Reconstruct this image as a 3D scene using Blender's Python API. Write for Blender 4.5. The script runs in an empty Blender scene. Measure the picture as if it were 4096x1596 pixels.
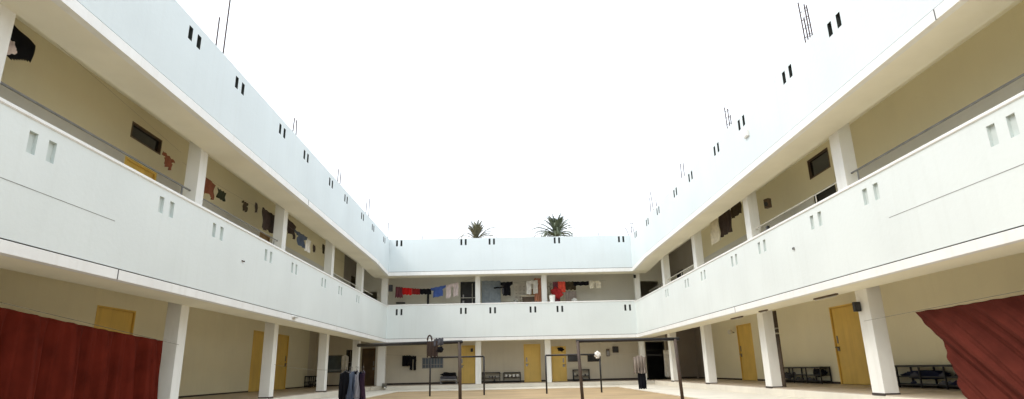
import bpy, bmesh, math, random
from mathutils import Vector, Matrix
R = math.radians
sc = bpy.context.scene
C = sc.collection
# ------------------------------------------------------------------ camera
cam_d = bpy.data.cameras.new('camera'); cam = bpy.data.objects.new('camera', cam_d); C.objects.link(cam)
PITCH, YAW, ROLL = 0.2768, 0.0144, -0.0216
fw = Vector((math.sin(YAW)*math.cos(PITCH), math.cos(YAW)*math.cos(PITCH), math.sin(PITCH)))
rt0 = Vector((math.cos(YAW), -math.sin(YAW), 0)); up0 = rt0.cross(fw)
rt = rt0*math.cos(ROLL)+up0*math.sin(ROLL); up = up0*math.cos(ROLL)-rt0*math.sin(ROLL)
M3 = Matrix((rt, up, -fw)).transposed()
cam.matrix_world = Matrix.Translation((0, 0, 0.876)) @ M3.to_4x4()
cam_d.sensor_width = 36; cam_d.lens = 21.156; cam_d.clip_end = 2000
sc.camera = cam
# ------------------------------------------------------------------ light
SUN_EL, SUN_AZ = R(50), R(248)     # azimuth clockwise from +Y: the sun stands behind the viewer to the left
w = bpy.data.worlds.new('World'); sc.world = w; w.use_nodes = True
nt = w.node_tree; nt.nodes.clear()
sky = nt.nodes.new('ShaderNodeTexSky'); sky.sky_type = 'NISHITA'; sky.sun_disc = False
sky.sun_elevation = SUN_EL; sky.sun_rotation = SUN_AZ; sky.dust_density = 5; sky.air_density = 1.0
mx = nt.nodes.new('ShaderNodeMix'); mx.data_type = 'RGBA'; mx.inputs['Factor'].default_value = 0.80
mx.inputs['B'].default_value = (12.6, 13.3, 14.0, 1)          # bright overcast veil in front of the blue
bg = nt.nodes.new('ShaderNodeBackground'); bg.inputs['Strength'].default_value = 0.10
wo = nt.nodes.new('ShaderNodeOutputWorld')
nt.links.new(sky.outputs[0], mx.inputs['A']); nt.links.new(mx.outputs['Result'], bg.inputs[0]); nt.links.new(bg.outputs[0], wo.inputs[0])
sd = bpy.data.lights.new('sun', 'SUN'); sun = bpy.data.objects.new('sun', sd); C.objects.link(sun)
sd.energy = 1.15; sd.angle = R(18); sd.color = (1.0, 0.95, 0.86)
tosun = Vector((math.sin(SUN_AZ)*math.cos(SUN_EL), math.cos(SUN_AZ)*math.cos(SUN_EL), math.sin(SUN_EL)))
sun.rotation_euler = tosun.to_track_quat('Z', 'Y').to_euler()
sc.view_settings.view_transform = 'Standard'; sc.view_settings.look = 'None'
sc.view_settings.exposure = 0.55; sc.view_settings.gamma = 1
try: sc.cycles.max_bounces = 10; sc.cycles.diffuse_bounces = 8
except Exception: pass

# ------------------------------------------------------------------ materials
MATS = {}
def mat(name, col, rough=0.7, var=0.12, scale=1.5, bump=0.0, bscale=40, stain=None, metal=0.0, sheen=0, streak=0.0, spec=0.5):
    """procedural: large soft variation, optional vertical rain streaks / stains, fine bump"""
    if name in MATS: return MATS[name]
    m = bpy.data.materials.new(name); m.use_nodes = True; n = m.node_tree; N = n.nodes; L = n.links
    b = N['Principled BSDF']; b.inputs['Roughness'].default_value = rough; b.inputs['Metallic'].default_value = metal
    b.inputs['Specular IOR Level'].default_value = spec
    tc = N.new('ShaderNodeTexCoord')
    no = N.new('ShaderNodeTexNoise'); no.inputs['Scale'].default_value = scale; no.inputs['Detail'].default_value = 6
    L.new(tc.outputs['Object'], no.inputs['Vector'])
    cr = N.new('ShaderNodeValToRGB'); e = cr.color_ramp.elements
    e[0].position = 0.3; e[1].position = 0.7
    e[0].color = tuple(c*(1-var) for c in col)+(1,); e[1].color = tuple(min(1, c*(1+var*0.5)) for c in col)+(1,)
    L.new(no.outputs['Fac'], cr.inputs[0]); out = cr.outputs[0]
    if streak:
        mp = N.new('ShaderNodeMapping'); mp.inputs['Scale'].default_value = (5, 5, 0.35)
        L.new(tc.outputs['Object'], mp.inputs['Vector'])
        n2 = N.new('ShaderNodeTexNoise'); n2.inputs['Scale'].default_value = 1.3; n2.inputs['Detail'].default_value = 8
        L.new(mp.outputs[0], n2.inputs['Vector'])
        r2 = N.new('ShaderNodeValToRGB'); r2.color_ramp.elements[0].position = 0.52; r2.color_ramp.elements[1].position = 0.78
        L.new(n2.outputs['Fac'], r2.inputs[0])
        mm = N.new('ShaderNodeMath'); mm.operation = 'MULTIPLY'; mm.inputs[1].default_value = streak; L.new(r2.outputs[0], mm.inputs[0])
        x = N.new('ShaderNodeMix'); x.data_type = 'RGBA'; L.new(mm.outputs[0], x.inputs['Factor']); L.new(out, x.inputs['A'])
        x.inputs['B'].default_value = tuple((stain or (0.3, 0.27, 0.22)))+(1,); out = x.outputs['Result']
    L.new(out, b.inputs['Base Color'])
    if bump:
        n3 = N.new('ShaderNodeTexNoise'); n3.inputs['Scale'].default_value = bscale; n3.inputs['Detail'].default_value = 5
        L.new(tc.outputs['Object'], n3.inputs['Vector'])
        bp = N.new('ShaderNodeBump'); bp.inputs['Strength'].default_value = bump; bp.inputs['Distance'].default_value = 0.02
        L.new(n3.outputs['Fac'], bp.inputs['Height']); L.new(bp.outputs[0], b.inputs['Normal'])
    MATS[name] = m; return m
PARA = mat('parapet_paint', (0.68, 0.75, 0.77), 0.75, 0.05, 0.5, 0.15, 12, (0.50, 0.52, 0.50), streak=0.10)
BALC = mat('balcony_paint', (0.715, 0.765, 0.755), 0.75, 0.05, 0.5, 0.15, 12, (0.50, 0.52, 0.48), streak=0.10)
WALLE = mat('taupe_wall_paint', (0.66, 0.61, 0.50), 0.75, 0.07, 0.7, 0.15, 12, (0.36, 0.30, 0.24), streak=0.12)
WALLD = mat('dark_taupe_wall_shade', (0.30, 0.26, 0.225), 0.75, 0.08, 0.7, 0.15, 12, (0.2, 0.17, 0.14), streak=0.12)  # ground wall at the far right corner, veranda shade put into its colour
WALLK = mat('charcoal_wall_shade', (0.26, 0.235, 0.21), 0.75, 0.1, 0.7, 0.15, 12, (0.1, 0.09, 0.08), streak=0.12)  # darker copy of the upper walls, dimness of the far bays painted in
SOFFG = mat('cream_soffit_paint', (0.88, 0.84, 0.66), 0.8, 0.06, 0.7, 0.15, 10)
TRIM = mat('white_trim_paint', (0.84, 0.845, 0.83), 0.7, 0.06, 0.8, 0.2, 14, (0.55, 0.50, 0.42), streak=0.18)
COLM = mat('column_paint', (0.80, 0.80, 0.77), 0.6, 0.06, 1.2, 0.2, 14, (0.50, 0.46, 0.38), streak=0.22)
SOFF = mat('soffit_paint', (0.86, 0.83, 0.72), 0.8, 0.08, 0.7, 0.15, 10)
WALLG = mat('cream_wall_paint', (0.89, 0.845, 0.65), 0.75, 0.05, 0.6, 0.15, 12, (0.45, 0.38, 0.28), streak=0.06)
WALLU = mat('khaki_wall_paint', (0.74, 0.68, 0.50), 0.75, 0.05, 0.5, 0.15, 12, (0.5, 0.45, 0.3), streak=0.05)
WALLB = mat('grey_wall_paint', (0.74, 0.72, 0.66), 0.75, 0.05, 0.6, 0.15, 12, (0.5, 0.45, 0.4), streak=0.05)
PLIN = mat('plinth_paint', (0.72, 0.68, 0.59), 0.8, 0.10, 1.0, 0.3, 18, (0.45, 0.39, 0.30), streak=0.12)
FLOOR = mat('veranda_floor', (0.44, 0.37, 0.295), 0.4, 0.25, 2.0, 0.1, 20)
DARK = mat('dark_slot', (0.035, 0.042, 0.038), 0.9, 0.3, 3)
GREYS = mat('shaded_slot', (0.60, 0.66, 0.64), 0.85, 0.1, 3)
JOINT = mat('joint_dirt', (0.10, 0.10, 0.11), 0.9, 0.3, 3)
SKIRT = mat('dark_skirting', (0.035, 0.022, 0.018), 0.5, 0.3, 4)
YEL = mat('yellow_door_paint', (0.86, 0.60, 0.15), 0.45, 0.12, 1.2, 0.1, 20, (0.35, 0.20, 0.05), streak=0.2)
BRN = mat('brown_door_wood', (0.13, 0.075, 0.03), 0.5, 0.3, 2.5, 0.1, 20)
BLACKD = mat('black_door_paint', (0.012, 0.012, 0.012), 0.5, 0.3, 2.5)
STEEL = mat('grey_steel', (0.25, 0.24, 0.23), 0.35, 0.2, 5, metal=0.8)
RAILM = mat('rail_paint', (0.20, 0.20, 0.20), 0.4, 0.2, 5, metal=0.2)
RAILW = mat('pale_rail_paint', (0.6, 0.57, 0.5), 0.4, 0.2, 5)
RUST = mat('rusty_steel', (0.07, 0.045, 0.04), 0.8, 0.4, 12, 0.4, 60)
FRAMEB = mat('black_pipe', (0.012, 0.010, 0.012), 0.5, 0.3, 6)
FRAMEBR = mat('brown_pipe', (0.075, 0.05, 0.038), 0.6, 0.3, 5, 0.2, 30)
GLASS = mat('window_glass', (0.02, 0.022, 0.025), 0.12, 0.3, 3)
GLASSB = mat('window_glass_blue', (0.09, 0.12, 0.15), 0.2, 0.2, 3)
BLK = mat('black_plastic', (0.012, 0.012, 0.012), 0.4, 0.2, 6)
WOOD = mat('brown_board', (0.11, 0.07, 0.04), 0.6, 0.35, 5, 0.2, 30)
WHITEP = mat('white_plastic', (0.75, 0.75, 0.72), 0.35, 0.05, 6)

# ------------------------------------------------------------------ helpers
def obj(name, bm, m, parent=None, smooth=False, bevel=0, label=None):
    me = bpy.data.meshes.new(name); bm.normal_update(); bm.to_mesh(me); bm.free()
    me.materials.append(m)
    if smooth:
        for p in me.polygons: p.use_smooth = True
    o = bpy.data.objects.new(name, me); C.objects.link(o)
    if parent: o.parent = parent
    if bevel:
        b = o.modifiers.new('bevel', 'BEVEL'); b.width = bevel; b.segments = 2; b.limit_method = 'ANGLE'
    if label: o['label'] = label
    return o
def tag(o, label, cat, group=None):
    o['label'] = label; o['category'] = cat
    if group: o['group'] = group
    return o
def struct(o): o['kind'] = 'structure'; return o
def empty(name, loc, label, cat, group=None, rz=0):
    o = bpy.data.objects.new(name, None); C.objects.link(o); o.location = loc; o.rotation_euler = (0, 0, rz)
    o.empty_display_size = 0.2
    return tag(o, label, cat, group)
def bx(bm, x0, x1, y0, y1, z0, z1, zm=None):
    if x0 > x1: x0, x1 = x1, x0
    if y0 > y1: y0, y1 = y1, y0
    vs = []
    for z in (z0, z1):
        for (x, y) in ((x0, y0), (x1, y0), (x1, y1), (x0, y1)):
            vs.append(bm.verts.new((x, y, zm(y, z) if zm else z)))
    for f in ((0, 3, 2, 1), (4, 5, 6, 7), (0, 1, 5, 4), (1, 2, 6, 5), (2, 3, 7, 6), (3, 0, 4, 7)):
        bm.faces.new([vs[i] for i in f])
def box(name, x0, x1, y0, y1, z0, z1, m, parent=None, bevel=0, **k):
    bm = bmesh.new(); bx(bm, x0, x1, y0, y1, z0, z1); return obj(name, bm, m, parent, bevel=bevel, **k)
def tube(bm, pts, r, n=8, r2=None):
    pts = [Vector(p) for p in pts]; rings = []
    for i, p in enumerate(pts):
        d = (pts[min(i+1, len(pts)-1)]-pts[max(i-1, 0)]).normalized()
        a = d.cross(Vector((0, 0, 1)))
        if a.length < 1e-3: a = d.cross(Vector((0, 1, 0)))
        a.normalize(); b = d.cross(a)
        rr = r if r2 is None else r+(r2-r)*i/(len(pts)-1)
        rings.append([bm.verts.new(p+(a*math.cos(2*math.pi*k/n)+b*math.sin(2*math.pi*k/n))*rr) for k in range(n)])
    for i in range(len(rings)-1):
        for k in range(n):
            bm.faces.new((rings[i][k], rings[i][(k+1) % n], rings[i+1][(k+1) % n], rings[i+1][k]))
    bm.faces.new(rings[0][::-1]); bm.faces.new(rings[-1])
class Plane:
    """vertical plane of a wing: P(u, z, d) with u along it and d metres INTO the building"""
    def __init__(s, kind, c): s.kind = kind; s.c = c
    def P(s, u, z, d=0.0):
        if s.kind == 'L': return (s.c-d, u, z)
        if s.kind == 'R': return (s.c+d, u, z)
        return (u, s.c+d, z)
def pbox(bm, pl, u0, u1, z0, z1, d0, d1, zm=None, cuts=()):
    us = [u0]+[c for c in cuts if u0 < c < u1]+[u1]
    rings = []
    for u in us:
        f = (lambda z: zm(u, z)) if zm else (lambda z: z)
        rings.append([bm.verts.new(pl.P(u, f(z), d)) for (z, d) in ((z0, d0), (z1, d0), (z1, d1), (z0, d1))])
    for i in range(len(rings)-1):
        for k in range(4):
            bm.faces.new((rings[i][k], rings[i][(k+1) % 4], rings[i+1][(k+1) % 4], rings[i+1][k]))
    bm.faces.new(rings[0]); bm.faces.new(rings[-1][::-1])
def panel(bm, pl, u0, u1, z0, z1, holes, d=0.0, zm=None, cuts=()):
    us = sorted({round(v, 4) for v in [u0, u1]+[h[0] for h in holes]+[h[1] for h in holes]+list(cuts) if u0 <= v <= u1})
    zs = sorted({round(v, 4) for v in [z0, z1]+[h[2] for h in holes]+[h[3] for h in holes] if z0 <= v <= z1})
    vc = {}
    def V(u, z):
        k = (u, z)
        if k not in vc: vc[k] = bm.verts.new(pl.P(u, zm(u, z) if zm else z, d))
        return vc[k]
    for i in range(len(us)-1):
        for j in range(len(zs)-1):
            a, b, c, e = us[i], us[i+1], zs[j], zs[j+1]; um, zc = (a+b)/2, (c+e)/2
            if any(h[0] < um < h[1] and h[2] < zc < h[3] for h in holes): continue
            bm.faces.new((V(a, c), V(b, c), V(b, e), V(a, e)))
def liner(bm, pl, h, d0, d1):
    u0, u1, z0, z1 = h
    A = [bm.verts.new(pl.P(u, z, d0)) for (u, z) in ((u0, z0), (u1, z0), (u1, z1), (u0, z1))]
    B = [bm.verts.new(pl.P(u, z, d1)) for (u, z) in ((u0, z0), (u1, z0), (u1, z1), (u0, z1))]
    for k in range(4): bm.faces.new((A[k], A[(k+1) % 4], B[(k+1) % 4], B[k]))
    bm.faces.new(B)

# ------------------------------------------------------------------ dimensions (metres)
XL, XR, YB = -6.254, 6.898, 32.23
ZP, Z1, Z1G, Z2, Z3, Z3G, Z4 = 0.235, 2.415, 2.585, 4.285, 6.067, 6.265, 7.88
Z3B, Z3GB, Z2B = 5.897, 6.095, 4.35
GW = 10.8       # ground floor side walls
OV = 0.87       # the parapet bands stand this far out from the column line
FU = 3.85       # upper walkway floor
CU = 7.15       # upper ceiling
YS = -8.0       # wings run on past the viewer
PL = {'L': Plane('L', XL), 'R': Plane('R', XR), 'B': Plane('B', YB)}
def ramp(u, z):     # the cornice dips a little where the wings meet
    if 5.9 < z < 6.35: return z-0.17*max(0, min(1, (u-29.0)/(YB-29.0)))
    return z
CUT = (29.0, 30.6)
B = empty('courtyard_building', (0, 0, 0), 'U-shaped white two-storey building with open verandas and pale blue parapets around the yard', 'building')

# ------------------------------------------------------------------ ground
bm = bmesh.new(); bmesh.ops.create_grid(bm, x_segments=60, y_segments=60, size=60)
for v in bm.verts: v.co.y += 20; v.co.z = 0
g = obj('ground', bm, None or mat('sandy_ground', (0.42, 0.30, 0.165), 0.95, 0.22, 0.6, 0.6, 9, (0.38, 0.28, 0.17)), None); struct(g)
for nm, x0, x1, y0, y1 in (('pavement', 5.35, XR+OV-.002, YS, 30.4), ('pavement', XL-OV+.002, -5.25, YS, 30.4), ('pavement', XL-OV+.002, XR+OV-.002, 30.4, YB+OV-.002)):
    o = box(nm, x0, x1, y0, y1, -0.05, 0.03, PLIN, None, bevel=0.01); struct(o)

# ------------------------------------------------------------------ wings: bands, soffits, walls
def slots(pairs, w, gap, z0, z1):
    out = []
    for (u, near) in pairs:
        out += [(u, u+w, z0, z1), (u+gap, u+gap+w, z0, z1)]
    return out
sl = 0.15
HR = {'L': slots([(y, 0) for y in (7.75, 10.74, 12.90, 15.73, 17.84, 20.66, 22.78, 25.62, 27.80, 30.55)], .15, .34, 7.41, 7.70),
      'R': slots([(y, 0) for y in (7.6, 10.68, 12.85, 15.80, 17.95, 20.80, 22.88, 25.74, 27.87, 30.6)], .15, .34, 7.46, 7.77),
      'B': slots([(x, 0) for x in (-5.90, -2.40, -0.86, 2.70, 6.22)], .10, .24, 7.50, 7.83)}
H2 = {'L': slots([(y, 0) for y in (4.6, 7.47, 10.58, 12.64, 15.54, 17.56, 20.55, 22.7, 25.5)], .15, .35, 3.77, 4.07),
      'R': slots([(y, 0) for y in (4.5, 7.42, 10.54, 12.62, 15.55, 17.60, 20.57, 22.55, 25.5)], .15, .35, 3.77, 4.08),
      'B': slots([(x, 0) for x in (-5.80, -2.41, -0.86, 1.27, 2.70, 6.30)], .10, .25, 3.80, 4.12)}
for k in 'LRB':
    pl = PL[k]
    if k == 'B': u0, u1, z2, z3, z3g, zm, cuts = XL, XR, Z2B, Z3B, Z3GB, None, ()
    else: u0, u1, z2, z3, z3g, zm, cuts = YS, YB, Z2, Z3, Z3G, ramp, CUT
    # roof parapet
    bm = bmesh.new()
    panel(bm, pl, u0, u1, z3g+.014, Z4, HR[k], 0, zm, cuts)
    panel(bm, pl, u0, u1, z3g+.014, Z4, [], .16, zm, cuts)
    for zz in (Z4, z3g+.014):
        if zz == Z4 or True:
            us = [u0]+list(cuts)+[u1]
            for i in range(len(us)-1):
                q = [bm.verts.new(pl.P(u, zm(u, zz) if zm else zz, d)) for (u, d) in ((us[i], 0), (us[i+1], 0), (us[i+1], .16), (us[i], .16))]
                bm.faces.new(q)
    obj('parapet', bm, PARA, B)
    for h in HR[k]:
        bm = bmesh.new(); liner(bm, pl, h, 0.0, .13); obj('drain_slot', bm, DARK, B)
    # cornice strip under it, with the dark drip joint between
    bm = bmesh.new(); pbox(bm, pl, u0 if k != 'B' else XL+.02, u1 if k != 'B' else XR-.02, z3, z3g-.012, -.018, .12, zm, cuts); obj('cornice', bm, TRIM, B)
    bm = bmesh.new(); pbox(bm, pl, u0, u1, z3g-.012, z3g+.014, .02, .12, zm, cuts); obj('drip_joint', bm, JOINT, B)
    # balcony parapet
    bm = bmesh.new()
    panel(bm, pl, u0, u1, Z1G+.012, z2-.06, H2[k], 0)
    panel(bm, pl, u0, u1, Z1G+.012, z2-.06, [], .16)
    obj('balcony_parapet', bm, BALC, B)
    for h in H2[k]:
        bm = bmesh.new(); liner(bm, pl, h, 0.0, .12 if k == 'B' else .05); obj('drain_slot', bm, DARK if k == 'B' else GREYS, B)
    bm = bmesh.new(); pbox(bm, pl, u0, u1, z2-.06, z2, -.022, .18); obj('coping', bm, TRIM, B, bevel=.012)
    bm = bmesh.new(); pbox(bm, pl, u0 if k != 'B' else XL+.02, u1 if k != 'B' else XR-.02, Z1, Z1G-.01, -.018, .12); obj('cornice', bm, TRIM, B)
    bm = bmesh.new(); pbox(bm, pl, u0, u1, Z1G-.01, Z1G+.012, .02, .12); obj('drip_joint', bm, JOINT, B)
# faint horizontal pour joints on the balcony parapets
for pl, z, u0, u1 in ((PL['L'], 3.315, YS, 9.45), (PL['R'], 3.365, YS, 10.4)):
    bm = bmesh.new(); pbox(bm, pl, u0, u1, z, z+.007, -.004, .02); obj('pour_joint', bm, mat('hairline_joint', (.24, .24, .24), .9, .3, 3), B)
for pl, y, z0, z1 in ((PL['R'], 18.2, Z1, Z1G), (PL['L'], 18.55, Z3, Z3G), (PL['L'], 29.6, Z3-.03, Z3G-.05), (PL['R'], 8.3, Z3, Z3G), (PL['L'], 9.7, Z1, Z1G)):
    bm = bmesh.new(); pbox(bm, pl, y, y+.02, z0, z1-.012, -.022, .0); obj('cornice_joint', bm, JOINT, B)
# soffits and ceilings
for k in 'LR':
    w0 = abs(PL[k].c)
    bm = bmesh.new(); pbox(bm, PL[k], YS, YB, Z3+.002, CU+.03, .12, OV, ramp, CUT); obj('soffit', bm, SOFF, B)
    bm = bmesh.new(); pbox(bm, PL[k], YS, YB+OV, Z1+.002, 3.26, .12, OV); obj('soffit', bm, SOFFG, B)
    bm = bmesh.new(); pbox(bm, PL[k], YS, 40, 3.24, FU, OV+.001, GW+6-w0); obj('ceiling', bm, SOFFG, B)
    bm = bmesh.new(); pbox(bm, PL[k], YS, 40, CU, CU+.2, OV+.001, GW+6-w0); obj('ceiling', bm, SOFF, B)
    bm = bmesh.new(); pbox(bm, PL[k], YS, YB, CU+.031, CU+.2, .161, OV); obj('roof_slab', bm, PLIN, B)
bm = bmesh.new(); pbox(bm, PL['B'], XL-OV, XR+OV, Z3B+.002, CU+.03, .12, OV); obj('soffit', bm, SOFF, B)
bm = bmesh.new(); pbox(bm, PL['B'], XL-OV+.002, XR+OV-.002, Z1+.004, 3.23, .12, OV); obj('soffit', bm, SOFFG, B)
bm = bmesh.new(); pbox(bm, PL['B'], XL-OV+.002, XR+OV-.002, 3.242, FU, OV+.001, 7.7); obj('ceiling', bm, SOFFG, B)
bm = bmesh.new(); pbox(bm, PL['B'], XL-OV+.002, XR+OV-.002, CU+.002, CU+.2, OV+.001, 7.7); obj('ceiling', bm, SOFF, B)
bm = bmesh.new(); pbox(bm, PL['B'], XL, XR, CU+.031, CU+.2, .161, OV); obj('roof_slab', bm, PLIN, B)
# plinth and floors
bm = bmesh.new(); bx(bm, XL-10, XL-OV, YS, 40, -.1, ZP-.022); obj('plinth', bm, PLIN, B, bevel=.01)
bm = bmesh.new(); bx(bm, XR+OV, XR+9.4, YS, 40, -.1, ZP-.022); obj('plinth', bm, PLIN, B, bevel=.01)
bm = bmesh.new(); bx(bm, XL-OV+.001, XR+OV-.001, YB+OV, 40, -.1, ZP-.022); obj('plinth', bm, PLIN, B, bevel=.01)
bm = bmesh.new(); bx(bm, XL-9.9, XL-OV-.006, YS, 39.9, ZP-.022, ZP); obj('floor', bm, FLOOR, B)
bm = bmesh.new(); bx(bm, XR+OV+.006, XR+9.3, YS, 39.9, ZP-.022, ZP); obj('floor', bm, FLOOR, B)
bm = bmesh.new(); bx(bm, XL-OV-.005, XR+OV+.005, YB+OV+.006, 39.9, ZP-.022, ZP); obj('floor', bm, FLOOR, B)

# ------------------------------------------------------------------ ground floor walls with doors
GL, GR_, GB = Plane('L', -GW), Plane('R', GW), Plane('B', 35.2)
UL, UR, UB = Plane('L', -8.7), Plane('R', 9.5), Plane('B', 35.2)
def door(pl, h, m, handle=None, frame=None, rec=.07, label=None):
    u0, u1, z0, z1 = h
    bm = bmesh.new(); liner(bm, pl, h, 0, rec)
    d = obj('door', bm, m, B, label=label)
    bm = bmesh.new()
    for (a, b_, c, e) in ((u0, u0+.045, z0, z1), (u1-.045, u1, z0, z1), (u0+.045, u1-.045, z1-.045, z1)):
        pbox(bm, pl, a, b_, c, e, -.012, .03)
    obj('door_frame', bm, frame or m, d)
    bm = bmesh.new(); pbox(bm, pl, u0+.06, u1-.06, z0+.01, z1-.06, rec-.035, rec-.003); obj('door_leaf', bm, m, d)
    if handle:
        hu = u0+.16 if handle == 'a' else u1-.16; zc = z0+(z1-z0)*.47
        bm = bmesh.new(); pbox(bm, pl, hu-.035, hu+.035, zc+.12, zc+.36, rec-.05, rec-.036); pbox(bm, pl, hu-.05, hu+.05, zc-.12, zc+.02, rec-.07, rec-.036)
        tube(bm, [pl.P(hu-.04, zc, rec-.09), pl.P(hu+.12, zc, rec-.09)], .014)
        obj('handle', bm, STEEL, d)
    return d
def window(pl, h, glass, bars=0, frame=WOOD, rec=.08, label=None):
    u0, u1, z0, z1 = h
    bm = bmesh.new(); t = .035
    for (a, b_, c, e) in ((u0, u0+t, z0, z1), (u1-t, u1, z0, z1), (u0+t, u1-t, z1-t, z1), (u0+t, u1-t, z0, z0+t)):
        pbox(bm, pl, a, b_, c, e, -.01, rec)
    f = obj('window', bm, frame, B, label=label)
    bm = bmesh.new(); pbox(bm, pl, u0+t, u1-t, z0+t, z1-t, rec-.02, rec-.005); obj('pane', bm, glass, f)
    if bars:
        bm = bmesh.new()
        for i in range(bars):
            u = u0+t+(u1-u0-2*t)*(i+1)/(bars+1); pbox(bm, pl, u-.012, u+.012, z0+t, z1-t, 0, .02)
        pbox(bm, pl, u0+t, u1-t, (z0+z1)/2-.1, (z0+z1)/2-.07, .021, .035)
        obj('bars', bm, STEEL, f)
ZT = 2.77
dL = [(16.18, 17.90), (26.42, 28.05), (29.1, 30.77)]
dL = [(a, b_, ZP, ZT) for a, b_ in dL]
dR = [(18.56, 20.24), (26.95, 28.68), (9.65, 11.32)]
dR = [(a, b_, ZP, 2.68) for a, b_ in dR]
wR = [(30.2, 31.2, 1.75, 2.15)]
bm = bmesh.new(); panel(bm, GL, YS, 34.0, ZP-.01, 3.26, dL); obj('wall', bm, WALLG, B)
bm = bmesh.new(); panel(bm, GL, 34.0, 35.2, ZP-.01, 3.26, []); obj('wall', bm, WALLE, B)
bm = bmesh.new(); panel(bm, GR_, YS, 32.7, ZP-.01, 3.26, dR); obj('wall', bm, WALLG, B)
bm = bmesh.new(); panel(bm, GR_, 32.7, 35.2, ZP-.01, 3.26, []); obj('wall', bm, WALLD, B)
for i, h in enumerate(dL): door(GL, h, YEL, 'b')
for h in dR: door(GR_, h, YEL, 'b')
dB = [(-2.679, -1.718, ZP, 2.301), (0.982, 1.932, ZP, 2.301), (2.556, 3.384, ZP, 2.148)]
brown = (-8.16, -7.33, ZP, 2.25); blackR = (7.92, 9.0, ZP, 2.30)
wB = [(3.476, 4.079, 1.279, 1.657), (4.58, 5.337, 1.258, 1.657), (-4.764, -3.568, 1.085, 1.678), (-9.048, -8.363, 1.003, 2.189), (-10.173, -9.253, 0.952, 1.923)]
bm = bmesh.new(); panel(bm, GB, -GW, 9.1, ZP-.01, 3.26, dB+[brown, blackR]+wB); obj('wall', bm, WALLE, B)
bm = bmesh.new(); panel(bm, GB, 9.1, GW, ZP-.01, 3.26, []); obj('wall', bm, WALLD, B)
for i, h in enumerate(dB): door(GB, h, YEL, 'a' if i != 2 else 'b')
door(GB, brown, BRN, 'b', label='dark brown wooden door')
window(GB, wB[0], GLASS); window(GB, wB[1], GLASS)
window(GB, wB[2], GLASSB, 6, STEEL, label='blue-grey window with bars')
window(GB, wB[3], GLASS, 2, BLK, label='tall dark window'); window(GB, wB[4], GLASSB, 0, STEEL)
# dark open doorway: frame only, the room behind is unlit
bm = bmesh.new()
u0, u1, z0, z1 = blackR
for (a, b_, c, e) in ((u0, u0+.07, z0, z1), (u1-.07, u1, z0, z1), (u0+.07, u1-.07, z1-.07, z1)): pbox(bm, GB, a, b_, c, e, -.015, .12)
obj('door_frame', bm, BLACKD, B, label='black frame of the dark open doorway')
bm = bmesh.new()   # back room behind the dark doorway
pbox(bm, GB, u0-.6, u1+.6, ZP, 2.8, .14, 3.2)
for f in list(bm.faces):
    if abs(f.calc_center_median().y-(35.2+.14)) < .01: bm.faces.remove(f)
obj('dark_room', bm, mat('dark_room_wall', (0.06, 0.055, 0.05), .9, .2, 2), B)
# end pier between corner column and brown door, skirtings
box('pier', -7.28, -6.85, 34.6, 35.19, ZP, 3.24, COLM, B, bevel=.01)
def skirt(pl, u0, u1, holes, h=.10):
    bm = bmesh.new(); cur = u0
    for a, b_ in sorted([(q[0], q[1]) for q in holes])+[(u1, u1)]:
        if a > cur: pbox(bm, pl, cur, a, ZP, ZP+h, -.014, .01)
        cur = b_
    obj('skirting', bm, SKIRT, B)
skirt(GL, YS, 35.15, dL, .055); skirt(GR_, YS, 35.15, dR, .07); skirt(GB, -10.7, -7.3, [brown], .08); skirt(GB, -6.8, 10.7, dB+[blackR], .10)

# ------------------------------------------------------------------ upper walls
ud = (13.149, 14.42, FU, 5.818)
uL = [ud, (21.018, 21.935, FU, 5.83), (34.0, 35.0, FU, 6.25)]
wL = [(13.198, 14.456, 6.319, 6.71)]
uR = [(16.388, 17.611, FU, 5.859), (31.9, 33.0, FU, 5.9)]
wR = [(16.449, 17.672, 6.36, 6.971)]
bm = bmesh.new(); panel(bm, UL, YS, 32.4, FU-.05, CU+.05, uL[:2]+wL); obj('upper_wall', bm, WALLU, B)
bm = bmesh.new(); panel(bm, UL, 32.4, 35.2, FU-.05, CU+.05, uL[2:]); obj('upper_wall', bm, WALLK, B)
bm = bmesh.new(); panel(bm, UR, YS, 29.7, FU-.05, CU+.05, uR[:1]+wR); obj('upper_wall', bm, WALLU, B)
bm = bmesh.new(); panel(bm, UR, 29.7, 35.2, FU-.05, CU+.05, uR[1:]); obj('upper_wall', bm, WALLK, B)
LOWBAND = mat('grey_low_band', (0.62, 0.61, 0.59), 0.7, 0.05, 0.6, 0.15, 12, (0.4, 0.38, 0.35), streak=0.05)  # grey band laid over the lower part of the upper side walls
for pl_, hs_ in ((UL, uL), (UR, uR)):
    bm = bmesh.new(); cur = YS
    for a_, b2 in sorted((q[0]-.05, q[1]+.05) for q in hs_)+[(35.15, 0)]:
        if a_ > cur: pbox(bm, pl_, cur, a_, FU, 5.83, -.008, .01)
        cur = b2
    obj('low_wall_band', bm, LOWBAND, B)
door(UL, uL[0], YEL, 'a'); door(UL, uL[1], mat('tan_door', (.35, .22, .11), .5, .15, 2), 'a', label='tan door')
window(UL, wL[0], GLASS); window(UR, wR[0], GLASS)
door(UR, uR[0], BLACKD, 'a', label='black door'); door(UR, uR[1], BLACKD, 'a')
uB = [(-2.605, -1.723, FU, 5.92)]
uC = [(-8.45, -7.45, FU, 5.45), (7.75, 8.95, FU, 5.75)]
wBu = [(0.521, 1.436, 4.645, 5.74)]
bm = bmesh.new(); panel(bm, UB, -8.7, 9.5, FU-.05, CU+.05, uB+uC+wBu); obj('upper_wall', bm, WALLB, B)
door(UB, uB[0], BLACKD, 'a', label='tall black door')
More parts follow.
